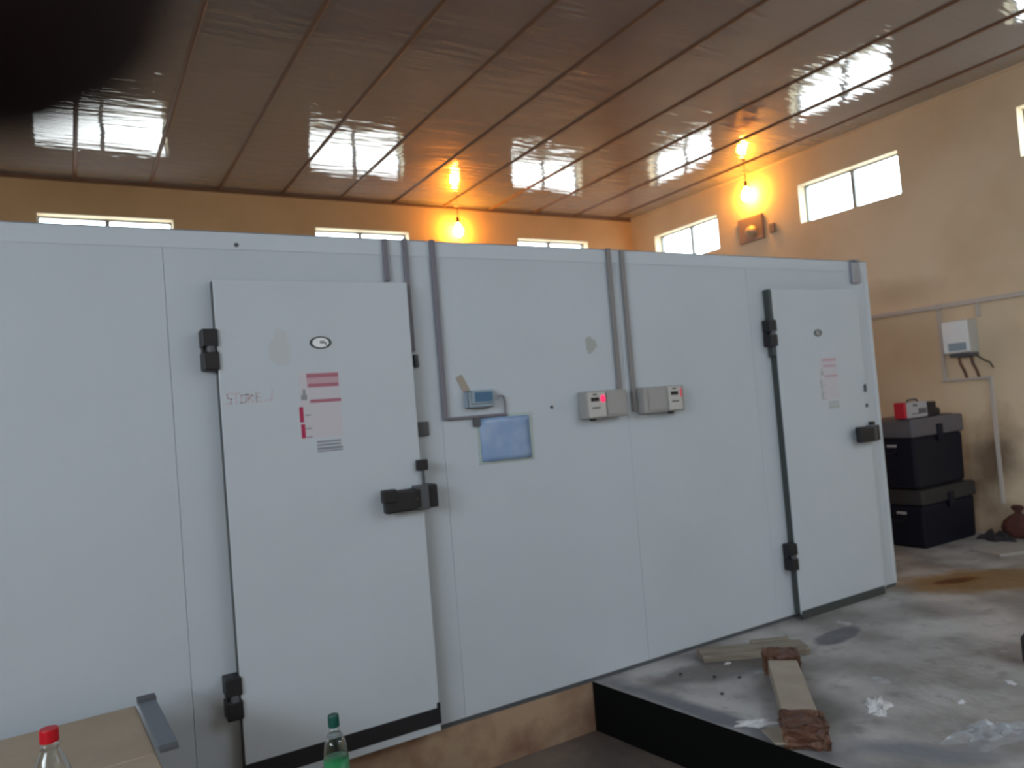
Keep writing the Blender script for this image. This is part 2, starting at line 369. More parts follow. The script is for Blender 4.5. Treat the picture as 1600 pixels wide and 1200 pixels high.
struct('floor', B(XL - TH, XW + TH, YF - TH, YB + TH, ZL - 0.15, ZL), 'low')
mb = MB()
e0, e1, e2 = (2.235, FD + 0.012), (2.395, 1.90), (3.10, YF)
mb.prism([e0, e1, e2, (XW, YF), (XW, YB), (XL, YB), (XL, FD + 0.012)], ZL, 0.0)
for f in mb.bm.faces:
    c = f.calc_center_median(); nn = f.normal
    if abs(nn.z) > 0.5: f.material_index = 0
    elif abs(c.y - (FD + 0.012)) < 1e-3: f.material_index = 1
    else: f.material_index = 2
mb.bm.normal_update()
for f in mb.bm.faces:
    c = f.calc_center_median()
    f.material_index = 0 if abs(f.normal.z) > 0.5 else (1 if abs(c.y - (FD + 0.012)) < 1e-3 else 2)
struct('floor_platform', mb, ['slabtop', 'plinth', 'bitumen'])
mb = MB(); x0, x1, y0, y1 = FILL_ROOF
for a in ((XL - TH, x0, YF - TH, YB + TH), (x1, XW + TH, YF - TH, YB + TH), (x0, x1, YF - TH, y0), (x0, x1, y1, YB + TH)): mb.box(*a, ZC, ZC + 0.12)
ceil = struct('ceiling', mb, 'ceiling')
k = -12
x = 4.03 + 0.645 * k
while x < XW - 0.1:
    if x > XL + 0.1:
        mb = MB().prism([(x - 0.018, ZC), (x - 0.013, ZC - 0.010), (x - 0.006, ZC - 0.014), (x + 0.006, ZC - 0.014), (x + 0.013, ZC - 0.010), (x + 0.018, ZC)], YF, YB)
        for v in mb.bm.verts: v.co = Vector((v.co.x, v.co.z, v.co.y))
        obj('joint_strip', mb, 'joint', ceil)
    x += 0.645
struct('trim_1', B(XL, XW, YB - 0.02, YB, ZC - 0.028, ZC), 'joint')
struct('trim_2', B(XW - 0.02, XW, YF, YB - 0.02, ZC - 0.022, ZC), 'wall')

wn = 0
def window(axis, fixed, sgn, a, b2, WZ0=WZ0):
    """frame set near the outer face of the wall, two sliding panes"""
    global wn; wn += 1
    mid = (a + b2) / 2; hw = (b2 - a) / 2
    root = bpy.data.objects.new('window_%d' % wn, None); C.objects.link(root); root['kind'] = 'structure'
    if axis == 'Y': root.location = (fixed, mid, WZ0); root.rotation_euler = (0, 0, -PI / 2 if sgn > 0 else PI / 2)
    else: root.location = (mid, fixed, WZ0); root.rotation_euler = (0, 0, 0 if sgn > 0 else PI)
    h = WZ1 - WZ0; y0, y1 = 0.115, 0.16; f = 0.026
    mb = MB()
    mb.box(-hw, hw, y0, y1, 0, f).box(-hw, hw, y0, y1, h - f, h).box(-hw, -hw + f, y0, y1, f, h - f).box(hw - f, hw, y0, y1, f, h - f)
    mb.box(-0.020, 0.020, y0 + 0.004, y1 - 0.004, f, h - f)
    obj('window_frame', mb, 'frame', root)
    for s0, s1, yy in ((-hw + f, -0.020, 0.132), (0.020, hw - f, 0.144)):
        obj('pane', B(s0, s1, yy, yy + 0.004, f, h - f), 'glass', root)
    mb = MB().box(-hw, hw, 0.0, 0.115, h - 0.012, h - 0.0005).box(-hw, -hw + 0.012, 0.0, 0.115, 0.012, h - 0.012).box(hw - 0.012, hw, 0, 0.115, 0.012, h - 0.012).box(-hw, hw, 0, 0.115, 0.0005, 0.012)
    obj('reveal', mb, 'reveal', root)
for a, b2 in WIN_RIGHT: window('Y', XW, 1, a, b2)
for a, b2 in WIN_BACK: window('X', YB, 1, a, b2)
for a, b2 in WIN_FRONT: window('X', YF, -1, a, b2, FZ0)
for a, b2 in WIN_LEFT: window('Y', XL, -1, a, b2)

# ------------------------------------------------------------------ cold room (local y = 0 at its front face, +y into the room)
cold = thing('cold_room', 'large white walk-in cold room of insulated panels with two hinged doors', 'cold room', (0, FD, 0))
XR, XLEFT, DEP, HT = 4.835, -2.3, 2.9, 2.25
seams = [XLEFT, -1.0, 0.349, 1.502, 2.612, 3.63, XR]
for a, b2 in zip(seams, seams[1:]):
    obj('wall_panel', B(a + 0.0006, b2 - 0.0006, 0, 0.08, 0.022, HT - 0.01, 0.0015, 1), 'panel', cold)
obj('side_panel', B(XR - 0.08, XR, 0.081, DEP, 0.022, HT - 0.01, 0.0015, 1), 'panel', cold)
obj('side_panel', B(XLEFT, XLEFT + 0.08, 0.081, DEP, 0.022, HT - 0.01, 0.0015, 1), 'panel', cold)
obj('back_panel', B(XLEFT + 0.08, XR - 0.08, DEP - 0.08, DEP, 0.022, HT - 0.01), 'panel', cold)
obj('roof_panel', B(XLEFT + 0.005, XR - 0.005, 0.085, DEP - 0.005, HT - 0.012, HT - 0.002), 'roof', cold)
obj('gap_shadow_strip', MB().box(XLEFT, XR, 0.006, 0.09, 0.0, 0.024).box(XR - 0.08, XR - 0.006, 0.09, DEP, 0, 0.024), 'dgrey', cold)  # shadow of the gap under the panels, built as a dark strip
mb = MB().box(XLEFT, XR + 0.003, -0.003, 0.0, 2.178, HT + 0.002).box(XLEFT, XR + 0.003, -0.003, 0.09, HT - 0.001, HT + 0.003).box(XR, XR + 0.003, 0, DEP, 2.178, HT + 0.002)
obj('top_capping', mb, 'capping', cold)
mb = MB().box(XR - 0.045, XR + 0.0025, -0.0025, 0, 0.024, 2.178).box(XR, XR + 0.0025, 0, 0.05, 0.024, 2.178)
obj('corner_trim', mb, 'capping', cold)
o = obj('corner_bracket', MB().box(4.645, 4.73, -0.028, -0.0035, 2.095, 2.24, 0.003, 1).box(4.645, 4.73, -0.03, 0.05, 2.252, 2.257), 'steel', cold)
o['label'] = 'grey metal bracket over the top right edge'
obj('screw_head', MB().lathe([(0.009, 0), (0.009, -0.004), (0.004, -0.007), (0, -0.007)], 12, (2.12, 0, 1.422), 'Y'), 'dgrey', cold)
obj('screw_head', MB().lathe([(0.009, 0), (0.009, -0.004), (0.004, -0.007), (0, -0.007)], 12, (0.629, -0.003, 2.198), 'Y'), 'dgrey', cold)

def blob(mb, cx, cz, rx, rz, y, seed, n=26, th=0.0008):
    rnd = random.Random(seed); ph = rnd.random() * 6
    pts = []
    for k in range(n):
        a = 2 * PI * k / n; q = 1 + 0.13 * math.sin(3 * a + ph) + 0.08 * math.sin(7 * a + 2 * ph) + rnd.uniform(-.05, .05)
        pts.append((cx + rx * q * math.cos(a), cz + rz * q * math.sin(a)))
    mt = Matrix(((1, 0, 0, 0), (0, 0, 1, y - th), (0, 1, 0, 0), (0, 0, 0, 1)))
    mb.prism(pts, 0, th, mt)
    return mb
obj('smudge', blob(MB(), 2.40, 1.735, 0.035, 0.044, 0, 3), 'smudge', cold)['label'] = 'greenish grey glue smudge'

def door(x0, x1, faint, kick):
    z0, z1, t0 = 0.03, 2.04, (-0.07 if not faint else -0.055)
    d = obj('door', B(x0, x1, t0, t0 + 0.010, z0, z1, 0.003, 2), 'door', cold)
    obj('edge_profile', B(x0 + 0.001, x1 - 0.001, t0 + 0.010, -0.001, z0 + 0.002, z1 - 0.002), 'edge', d)
    if faint: obj('hinge_cover', B(x0 - 0.022, x0 - 0.001, -0.05, -0.001, 1.62, 2.04, 0.004, 1), 'edge', d)
    # hinges on the left
    for zc in ((1.76, 0.395) if not faint else (1.765, 0.385)):
        mb = MB().box(x0 - 0.056, x0 + 0.006, t0 - 0.012, -0.001, zc - 0.082, zc - 0.008, 0.006, 2).box(x0 - 0.056, x0 + 0.006, t0 - 0.012, -0.001, zc + 0.010, zc + 0.082, 0.006, 2)
        mb.use(1).lathe([(0.018, -0.012), (0.018, 0.012)], 16, (x0 - 0.022, t0 + 0.002, zc + 0.001))
        mb.use(0).box(x0 - 0.05, x0, t0 + 0.02, -0.001, zc - 0.01, zc + 0.012)
        obj('hinge', mb, ['black', 'dgrey'], d)
    # latch on the right: body with grip on the leaf, keeper on the frame
    lx = x1
    mb = MB().box(lx - 0.205, lx - 0.055, t0 - 0.072, t0 - 0.028, 1.022, 1.118, 0.010, 3).box(lx - 0.10, lx - 0.03, t0 - 0.05, t0 - 0.0005, 1.03, 1.11, 0.006, 2)
    mb.box(lx - 0.215, lx - 0.15, t0 - 0.080, t0 - 0.034, 1.068, 1.126, 0.008, 2)
    l = obj('latch', mb, 'black', d)
    mb = MB().box(lx - 0.056, lx + 0.012, t0 - 0.045, t0 - 0.0005, 1.016, 1.126, 0.006, 2).use(1).box(lx - 0.09, lx - 0.05, t0 - 0.056, t0 - 0.044, 1.066, 1.076)
    obj('latch_plate', mb, ['dgrey', 'grey'], d)
    k = obj('latch_keeper', B(lx + 0.013, lx + 0.062, t0 - 0.028, -0.0005, 1.018, 1.122, 0.006, 2), 'black', cold)
    if not faint:
        mb = MB().box(lx - 0.026, lx + 0.024, t0 - 0.03, t0 - 0.0005, 1.188, 1.236, 0.004, 2).use(1).tube([(lx - 0.0, t0 - 0.018, 1.127), (lx - 0.0, t0 - 0.018, 1.188)], 0.007)
        obj('latch_rod', mb, ['black', 'dgrey'], d)
        obj('lock_plate', B(lx - 0.0165 + 0.024, lx + 0.048 + 0.03, -0.02, -0.0005, 1.338, 1.404, 0.004, 2), 'dgrey', cold)
    else:
        for zz, r in ((1.375, 0.026), (1.258, 0.012)):
            obj('lock_plate', MB().box(lx - 0.03, lx - 0.012, t0 - 0.012, t0 - 0.0005, zz - r, zz + r, 0.003, 1), 'dgrey', d)
        obj('latch_rod', B(lx - 0.02, lx + 0.012, t0 - 0.035, t0 - 0.0005, 1.128, 1.148, 0.004, 1), 'black', d)
    # oval emblem
    cx, cz, y = x0 + (0.415 if not faint else 0.40), 1.776 if not faint else 1.757, t0
    ex, ez = (0.046, 0.0265) if not faint else (0.036, 0.023)
    mb = MB().lathe([(1.0, 0), (1.0, -0.004), (0.9, -0.006), (0.78, -0.004), (0.78, -0.002)], 32, (0, 0, 0), 'Y')
    for v in mb.bm.verts: v.co = Vector((v.co.x * ex + cx, v.co.y + y, v.co.z * ez + cz))
    em = obj('emblem', mb, 'edge', d, True); em['label'] = 'oval emblem with dark rim'
    mb = MB().lathe([(0.80, -0.0015), (0.80, -0.003), (0, -0.0032)], 32, (0, 0, 0), 'Y')
    for v in mb.bm.verts: v.co = Vector((v.co.x * ex + cx, v.co.y + y, v.co.z * ez + cz))
    mb.use(1).box(cx - 0.003, cx + 0.018, y - 0.004, y - 0.003, cz - 0.004, cz + 0.008).box(cx + 0.018, cx + 0.026, y - 0.004, y - 0.003, cz - 0.012, cz + 0.002)
    obj('emblem_face', mb, ['white' if not faint else 'grey', 'ink'], d)
    # warning sticker, faded print
    q = 0.00278
    ox, oz = (x0 + 0.30, 1.648) if not faint else (x0 + 0.375, 1.59)
    sc = q if not faint else q * 0.98
    def R(mb, u0, u1, v0, v1, lay):   # print measured rightwards and downwards
        mb.box(ox + u0 * sc, ox + u1 * sc, t0 - 0.0006 * lay, t0 - 0.0006 * (lay - 1) - 0.0001, oz - v1 * sc, oz - v0 * sc)
    mb = MB(); mb.use(0); R(mb, 4, 66, -2, 98, 1)
    mb.use(1); R(mb, 16, 65, 0, 22, 2)
    mb.use(2); R(mb, 16, 65, 1, 7, 3); R(mb, 18, 64, 16, 21, 3); R(mb, 19, 67, 40, 45, 2)
    mb.use(3); R(mb, 2, 8, 50, 73, 2); R(mb, 3, 9, 76, 97, 2)
    mb.use(4)
    for v0 in (62, 82, 95): R(mb, 10, 19, v0, v0 + 2, 2)
    R(mb, 9, 13, 24, 32, 2); R(mb, 6, 15, 32, 40, 2)
    for v0, v1 in ((103, 106), (108, 111), (113, 117), (118, 120)): R(mb, 25, 62 if v0 < 110 else 64, v0, v1, 2)
    cols = ['fpink', 'pink', 'red', 'dred', 'ink'] if not faint else ['fpink', 'fpink', 'pink', 'smudge', 'smudge']
    st = obj('warning_sticker', mb, cols, d)
    st['label'] = 'red and pink warning sticker' if not faint else 'faded pink warning sticker'
    if not faint:
        mb = MB()   # faded hand lettering near the hinge side, strokes only just readable
        def stroke(pts):
            pts = [(x0 + 0.02 + a * 0.0026, 1.592 - b3 * 0.0026) for a, b3 in pts]
            for (xa, za), (xb, zb) in zip(pts, pts[1:]):
                ang = math.atan2(zb - za, xb - xa); ln = math.hypot(xb - xa, zb - za)
                mb.box(-0.002, ln + 0.002, -0.0007, 0, -0.0026, 0.0026, mt=Matrix.Translation((xa, t0, za)) @ Matrix.Rotation(-ang, 4, 'Y'))
        for gq in ([(8, 4), (2, 5), (3, 11), (8, 12), (7, 19), (0, 20)], [(10, 5), (20, 4)], [(15, 5), (15, 20)], [(23, 8), (22, 19), (29, 18), (30, 7), (23, 8)], [(33, 20), (33, 7), (40, 9), (34, 13), (41, 19)], [(51, 5), (45, 6), (45, 19), (52, 19)], [(45, 12), (50, 12)], [(57, 18), (59, 18)], [(70, 2), (68, 18), (62, 17)]): stroke(gq)
        obj('hand_lettering', mb, 'scrib', d)['label'] = 'faded red hand lettering'
        obj('smudge', blob(MB(), x0 + 0.245, 1.755, 0.042, 0.075, t0, 5), 'smudge2', d)
        mb = MB().box(x0 - 0.012, x1 + 0.002, t0 - 0.006, t0 - 0.0005, 0.064, 0.134, 0.001, 1).box(x1 - 0.012, x1 + 0.002, t0 - 0.006, t0 - 0.0005, 0.134, 0.155)
        obj('door_sweep', mb, 'black', d)['label'] = 'black rubber sweep along the bottom'
    else:
        mb = MB().box(x0 + 0.0, x1 - 0.02, t0 - 0.008, t0 - 0.0005, 0.0, 0.052, 0.002, 1)
        obj('door_sweep', mb, 'edge', d)['label'] = 'dark rubber sweep along the bottom'
    d['label'] = 'left door with red sticker and black sweep' if not faint else 'right door with dark hinge edge'
    return d
door(0.515, 1.345, False, True)
door(3.782, 4.63, True, False)

# ------------------------------------------------------------------ fittings on the cold room front
tk = 'cable trunking on the cold room front'
def trunk(label, runs, m, cables=()):
    t0 = thing('cable_trunking', label, 'cable trunking', (runs[0][0], FD - 0.004, runs[0][3]), group=None)
    ox, oz = runs[0][0], runs[0][3]
    for x0, x1, z0, z1 in runs: obj('trunking_run', B(x0 - ox, x1 - ox, -0.018, 0.0005, z0 - oz, z1 - oz, 0.002, 1), m, t0)
    for pts in cables: obj('cable', MB().tube([(a - ox, b2, c - oz) for a, b2, c in pts], 0.005, 8), m, t0)
    return t0
trunk('short grey trunking above the left door, ending at its top edge', [(1.264, 1.286, 2.055, 2.251)], 'pvc')
t2 = trunk('thin grey trunking dropping past the top right corner of the left door', [(1.362, 1.384, 1.73, 2.255)], 'pvc')
obj('drop_sensor', MB().box(0.012, 0.034, -0.02, 0.0005, -0.59, -0.54, 0.003, 2).lathe([(0.011, -0.60), (0.015, -0.585), (0.009, -0.565)], 12, (0.023, -0.012, 0)), 'dgrey', t2, True)
trunk('long grey L-shaped trunking right of the left door, turning toward the thermometer', [(1.500, 1.524, 1.402, 2.256), (1.524, 1.84, 1.400, 1.413)], 'pvc', [[(1.836, -0.008, 1.408), (1.838, -0.010, 1.46), (1.83, -0.014, 1.495), (1.80, -0.02, 1.498)]])
trunk('left of two parallel trunkings, running down to the controller with bright red light', [(2.548, 2.572, 1.487, 2.256)], 'pvcb')
trunk('right of two parallel trunkings, running down between the two controllers', [(2.640, 2.664, 1.36, 2.250)], 'pvcb')

th_ = thing('thermometer', 'small blue digital thermometer mounted beside the L-shaped grey trunking', 'thermometer', (1.70, FD, 1.46))
obj('casing', MB().box(-0.075, 0.07, -0.04, -0.0005, 0, 0.072, 0.006, 2).use(1).box(-0.078, 0.06, -0.045, -0.0005, -0.012, 0.008, 0.004, 1).box(-0.078, -0.058, -0.045, -0.0005, 0, 0.07, 0.004, 1), ['sky_blue', 'dgrey'], th_)
obj('display', B(-0.038, 0.058, -0.043, -0.0395, 0.016, 0.062, 0.001, 1), 'lcd', th_)
mb = MB().box(-0.018, 0.018, -0.004, -0.0003, 0.0, 0.088, 0.001, 1, mt=Matrix.Translation((0, 0, 0)) @ Matrix.Rotation(math.radians(-26), 4, 'Y'))
tag(obj('tape_strip', mb, 'tan'), 'slanted tan strip of tape stuck above the blue thermometer', 'tape', loc=(1.642, FD - 0.0005, 1.527))

fp = thing('document_pocket', 'blue plastic document pocket hung below the thermometer', 'folder', (1.83, FD, 1.18))
mb = MB(); n = 8
for i in range(n):
    for j in range(n): pass
obj('backing', B(-0.152, 0.158, -0.006, -0.0006, -0.008, 0.228, 0.002, 1, mt=Matrix.Rotation(math.radians(1.0), 4, 'Y')), 'sleeve', fp)
vs = [[mb.bm.verts.new((-0.138 + 0.282 * i / n, -0.010 - 0.010 * math.sin(PI * i / n) * (1 - j / n * 0.6) - 0.003 * math.sin(9 * i / n + 3 * j / n), 0.006 + 0.212 * j / n - 0.004 * i / n)) for j in range(n + 1)] for i in range(n + 1)]
for i in range(n):
    for j in range(n): mb.bm.faces.new((vs[i][j], vs[i + 1][j], vs[i + 1][j + 1], vs[i][j + 1]))
bd = [vs[i][0] for i in range(n + 1)] + [vs[n][j] for j in range(1, n + 1)] + [vs[i][n] for i in range(n - 1, -1, -1)] + [vs[0][j] for j in range(n - 1, 0, -1)]
bk = [mb.bm.verts.new((v.co.x, -0.0062, v.co.z)) for v in bd]
for k in range(len(bd)): mb.bm.faces.new((bd[k], bd[(k + 1) % len(bd)], bk[(k + 1) % len(bd)], bk[k]))
obj('front_sheet', mb, 'folder', fp, True)
obj('clip', MB().box(-0.172, -0.138, -0.02, -0.0006, 0.178, 0.222, 0.004, 2).box(-0.14, 0.02, -0.013, -0.0061, 0.216, 0.226, 0.002, 1), 'dgrey', fp)

def controller(x0, x1, px0, px1, label, bright):
    c = thing('controller_box', label, 'temperature controller', ((x0 + x1) / 2, FD, 1.345)); ox = (x0 + x1) / 2
    x0 -= ox; x1 -= ox; px0 -= ox; px1 -= ox
    obj('housing', B(x0, x1, -0.072, -0.0005, 0, 0.142, 0.006, 2), 'grey', c)
    lo, hi = (px1 + 0.012, x1 - 0.01) if px0 - x0 < 0.05 else (x0 + 0.03, px0 - 0.012)
    obj('cover', B(lo, hi, -0.078, -0.0715, 0.012, 0.128, 0.003, 2), 'grey', c)
    p = obj('control_panel', B(px0, px1, -0.082, -0.0715, 0.006, 0.136, 0.003, 2), 'lgrey', c)
    dx = 0.052
    obj('display', MB().box(px0 + 0.016, px0 + 0.016 + dx, -0.0835, -0.0815, 0.088, 0.108).box(px0 + 0.03, px0 + 0.056, -0.0835, -0.0815, 0.120, 0.127), 'black', p)
    obj('print_line', B(px0 + 0.02, px0 + 0.072, -0.083, -0.0815, 0.050, 0.058), 'dgrey', p)
    cx = px1 - 0.018 if bright else px1 - 0.004
    if bright: obj('indicator_light', MB().lathe([(0.017, -0.0815), (0.017, -0.087), (0.009, -0.092), (0, -0.093)], 18, (cx, 0, 0.100), 'Y', sx=0.85, sy=1.1), 'led', p, True)
    else: obj('indicator_light', B(cx - 0.008, cx + 0.004, -0.0845, -0.0815, 0.076, 0.122, 0.002, 1), 'led2', p)
    obj('cable_gland', MB().lathe([(0.013, -0.014), (0.017, -0.010), (0.017, 0.0)], 16, ((px0 + px1) / 2 - 0.01, -0.045, 0)), 'black', c)
    return c
controller(2.285, 2.556, 2.295, 2.405, 'grey temperature controller box with bright red light, left of the pair', True)
controller(2.672, 2.965, 2.842, 2.938, 'grey temperature controller box with dim red light, right of the pair', False)

# ------------------------------------------------------------------ right wall fittings
rw = thing('conduit', 'pale conduit run along the ochre wall with drops framing the inverter', 'conduit', (XW, 3.55, 0.25))
def CY(y0, y1, z, r=0.02): return B(-0.03, -0.001, y0 - 3.55, y1 - 3.55, z - r - 0.25, z + r - 0.25, 0.003, 1)
def CZ(y, z0, z1, r=0.015): return B(-0.026, -0.001, y - r - 3.55, y + r - 3.55, z0 - 0.25, z1 - 0.25, 0.003, 1)
obj('conduit_run', CY(2.2, 6.6, 2.045), 'pvcw', rw)
for y, z0, z1 in ((3.925, 1.35, 2.026), (3.58, 1.90, 2.026), (3.53, 0.26, 1.35)): obj('conduit_drop', CZ(y, z0, z1), 'pvcw', rw)
obj('conduit_run', CY(3.515, 3.94, 1.362, 0.012), 'pvcw', rw)
obj('conduit_elbow', B(-0.036, -0.001, 3.895 - 3.55, 3.955 - 3.55, 2.02 - 0.25, 2.072 - 0.25, 0.004, 1), 'pvcw', rw)
iv = thing('inverter', 'white wall-mounted inverter box with small grey screen on the ochre wall', 'inverter', (XW, 3.72, 1.565))
obj('casing', B(-0.15, -0.002, -0.12, 0.12, 0.03, 0.325, 0.016, 3), 'lgrey', iv)
obj('front_cover', B(-0.156, -0.149, -0.112, 0.112, 0.042, 0.317, 0.003, 2), 'white', iv)
obj('screen', B(-0.159, -0.155, -0.088, 0.068, 0.055, 0.125, 0.001, 1), 'sky_blue', iv)
obj('terminal_cover', B(-0.13, -0.002, -0.108, 0.08, -0.002, 0.034, 0.006, 2), 'dgrey', iv)
for dy in (-0.075, 0.03): obj('cable', MB().tube([(-0.07, dy, 0.0), (-0.07, dy - 0.005, -0.06), (-0.06, dy - 0.03, -0.13), (-0.05, dy - 0.04, -0.19)], 0.012, 8), 'tape', iv)
obj('cable', MB().tube([(-0.03, -0.10, 0.002), (-0.03, -0.15, -0.04), (-0.02, -0.20, -0.07), (-0.02, -0.225, -0.12)], 0.007, 8), 'cord', iv)
fb = thing('lamp_board', 'square brown board with ivory lampholder under the right wall bulb', 'lamp fitting', (XW, 5.99, 3.14))
obj('board', B(-0.03, -0.0005, -0.18, 0.18, 0, 0.29, 0.004, 1), 'board', fb)
obj('lampholder', MB().lathe([(0.07, -0.03), (0.07, -0.045), (0.045, -0.06), (0.04, -0.10), (0.0, -0.10)], 20, (0, -0.02, 0.11), 'X'), 'lamp_white', fb, True)
tag(obj('wall_socket', B(-0.03, -0.0005, -0.035, 0.035, 0, 0.11, 0.006, 2), 'board'), 'tiny brown wall fitting right of the square lamp board', 'wall fitting', loc=(XW, 5.69, 3.17))

def bulb(loc, drop, label, r=0.06):
    L = thing('light_bulb', label, 'light bulb', (loc[0], loc[1], loc[2] + drop))
    mb = MB().lathe([(0.0, -r * 1.15), (r * 0.5, -r * 1.05), (r * 0.85, -r * 0.6), (r, 0), (r * 0.86, r * 0.55), (r * 0.5, r * 1.2), (0.016, r * 1.7)], 20, (0, 0, -drop))
    obj('glass', mb, 'bulb', L, True)
    obj('lampholder', MB().lathe([(0.015, r * 1.65), (0.021, r * 1.7), (0.021, r * 2.6), (0.010, r * 2.9), (0, r * 2.9)], 16, (0, 0, -drop)), 'cord', L)
    obj('cord', MB().tube([(0, 0, -drop + r * 2.8), (0.006, 0, -drop * 0.3), (0, 0, -0.004)], 0.006, 8), 'cord', L)
    obj('ceiling_rose', MB().lathe([(0.035, -0.0005), (0.035, -0.012), (0.012, -0.024), (0, -0.024)], 16), 'lamp_white', L)
bulb((4.165, 8.02, 3.625), ZC - 3.625, 'glowing orange bulb hanging before the back wall')
bulb((6.865, 5.95, 3.665), ZC - 3.665, 'glowing orange bulb hanging by the right wall above the square board')

# ------------------------------------------------------------------ stacked cooler boxes
def cooler(loc, w_, dp, hb, hl, label, lidm):
    c = thing('cooler_box', label, 'cooler box', loc, group='stacked cooler boxes')
    mb = MB().box(0.012, w_ - 0.012, 0.012, dp - 0.012, 0, hb, 0.025, 3)
    for v in mb.bm.verts:                                   # slight taper to the base
        q = 1 - 0.03 * (1 - v.co.z / hb); v.co.x = w_ / 2 + (v.co.x - w_ / 2) * q; v.co.y = dp / 2 + (v.co.y - dp / 2) * q
    obj('body', mb, 'navy', c)
    l = obj('lid', MB().box(0, w_, 0, dp, hb, hb + hl, 0.02, 3).box(0.06, w_ - 0.06, 0.06, dp - 0.06, hb + hl - 0.001, hb + hl + 0.008, 0.006, 2), lidm, c)
    obj('latch', B(w_ * 0.45, w_ * 0.55, -0.014, 0.001, hb - 0.05, hb + hl * 0.6, 0.004, 1), 'navy', l)
    obj('label_plate', B(-0.001, 0.014, 0.16, 0.24, hb - 0.075, hb - 0.055, 0.001, 1), 'silver', c)
    for s in (0, 1): obj('handle', MB().tube([(w_ * s + (-0.008 if s == 0 else 0.008), dp * 0.3, hb - 0.10), (w_ * s + (-0.025 if s == 0 else 0.02), dp * 0.35, hb - 0.13), (w_ * s + (-0.025 if s == 0 else 0.02), dp * 0.65, hb - 0.13), (w_ * s + (-0.008 if s == 0 else 0.008), dp * 0.7, hb - 0.10)], 0.010, 8), 'navy', c)
    return c
cooler((5.965, 3.655, 0), 0.80, 0.52, 0.355, 0.130, 'dark navy cooler box standing on the floor, bottom of the stack', 'lid2')
cooler((5.93, 3.665, 0.494), 0.76, 0.50, 0.425, 0.155, 'dark navy cooler box with grey lid, on top of the other', 'lid')
ch = thing('battery_charger', 'small red, silver and black device on top of the stacked cooler boxes', 'device', (5.93, 3.70, 1.082))
obj('casing', B(0.012, 0.30, 0, 0.10, 0.0, 0.13, 0.006, 2), 'silver', ch)
obj('end_cap', B(-0.02, 0.014, 0.004, 0.096, 0.0, 0.135, 0.006, 2), 'redp', ch)
obj('front_panel', MB().box(0.10, 0.15, -0.006, 0.001, 0.095, 0.112).box(0.08, 0.16, -0.006, 0.001, 0.03, 0.036).box(0.17, 0.28, -0.004, 0.001, 0.03, 0.075), 'lid', ch)
obj('rear_block', MB().box(0.301, 0.44, 0.0, 0.12, 0.0, 0.12, 0.012, 2).box(0.40, 0.53, 0.02, 0.12, 0.0, 0.065, 0.02, 2), 'black', ch)
obj('handle', MB().tube([(0.10, 0.05, 0.128), (0.11, 0.05, 0.15), (0.23, 0.05, 0.15), (0.25, 0.05, 0.128)], 0.008, 8), 'dgrey', ch)

# ------------------------------------------------------------------ things lying on the platform
pk = obj('wooden_plank', B(0, 0.575, -0.075, 0.075, 0, 0.035, 0.003, 1), 'wood')
tag(pk, 'weathered wooden plank lying along the foot of the cold room', 'plank', loc=(2.86, 3.085, 0.0005), rz=math.radians(-30))
p2 = obj('wooden_batten', B(0, 0.22, -0.02, 0.02, 0, 0.03, 0.003, 1), 'wood')
tag(p2, 'short wooden batten lying behind the end of the plank', 'batten', loc=(3.20, 3.035, 0.0005), rz=math.radians(-27))

cb = thing('cardboard_carton', 'flattened long cardboard carton with brown taped ends on the platform edge', 'carton', (2.43, 2.06, 0.001), math.radians(46))
mb = MB().box(0.03, 0.90, -0.07, 0.07, 0, 0.075, 0.004, 1)
obj('carton_body', mb, 'card2', cb)
def crush(x0, x1, seed):
    mb = MB().box(x0, x1, -0.082, 0.082, 0.0005, 0.088, 0.012, 2); bmesh.ops.subdivide_edges(mb.bm, edges=mb.bm.edges[:], cuts=3, use_grid_fill=True)
    rnd = random.Random(seed)
    for v in mb.bm.verts:
        v.co += Vector((rnd.uniform(-.012, .012), rnd.uniform(-.012, .012), rnd.uniform(-.008, .012))); v.co.z = max(v.co.z, 0.0005)
    return mb
obj('taped_end', crush(-0.02, 0.14, 2), 'tape', cb); obj('taped_end', crush(0.79, 0.93, 4), 'tape', cb)
obj('torn_flap', MB().prism([(-0.02, 0.075), (-0.02, 0.12), (0.10, 0.16), (0.14, 0.085)], 0.02, 0.026), 'card2', cb)
tag(obj('paper_scrap', MB().crumple(0, 0, 0.0005, 0.085, 0.04, 0.014, 3, 8), 'paper'), 'white torn scrap beside the lower end of the taped carton', 'paper scrap', loc=(2.455, 2.345, 0.0005), rz=-0.55)
tag(obj('plastic_bag', MB().crumple(0, 0, 0.0005, 0.19, 0.085, 0.06, 6, 16), 'film', smooth=False), 'shiny clear plastic bag lying on the platform at the bottom right', 'plastic bag', loc=(3.04, 1.67, 0.0005), rz=-0.35)
tag(obj('plastic_wrap', MB().crumple(0, 0, 0.0005, 0.085, 0.05, 0.035, 8, 12), 'paper'), 'crumpled white plastic wrap on the floor right of the taped carton', 'plastic wrap', loc=(2.975, 2.12, 0.0005), rz=0.5)
lit = 'white litter on the platform'
for i, (x_, y_, s_, lb) in enumerate([(3.26, 1.914, 0.022, 'small white flake of litter between the plastic wrap and the plastic bag'), (3.62, 1.89, 0.03, 'small white flake of litter nearest the right edge of the picture'), (2.90, 2.06, 0.025, 'small white flake of litter touching the crumpled white wrap'), (2.905, 2.93, 0.02, 'small pale flake of litter on the platform in front of the plank')]):
    tag(obj('litter_flake', MB().crumple(0, 0, 0.0005, s_, s_ * 0.6, 0.012, 11 + i, 6), 'paper'), lb, 'litter', lit, loc=(x_, y_, 0.0005), rz=i)
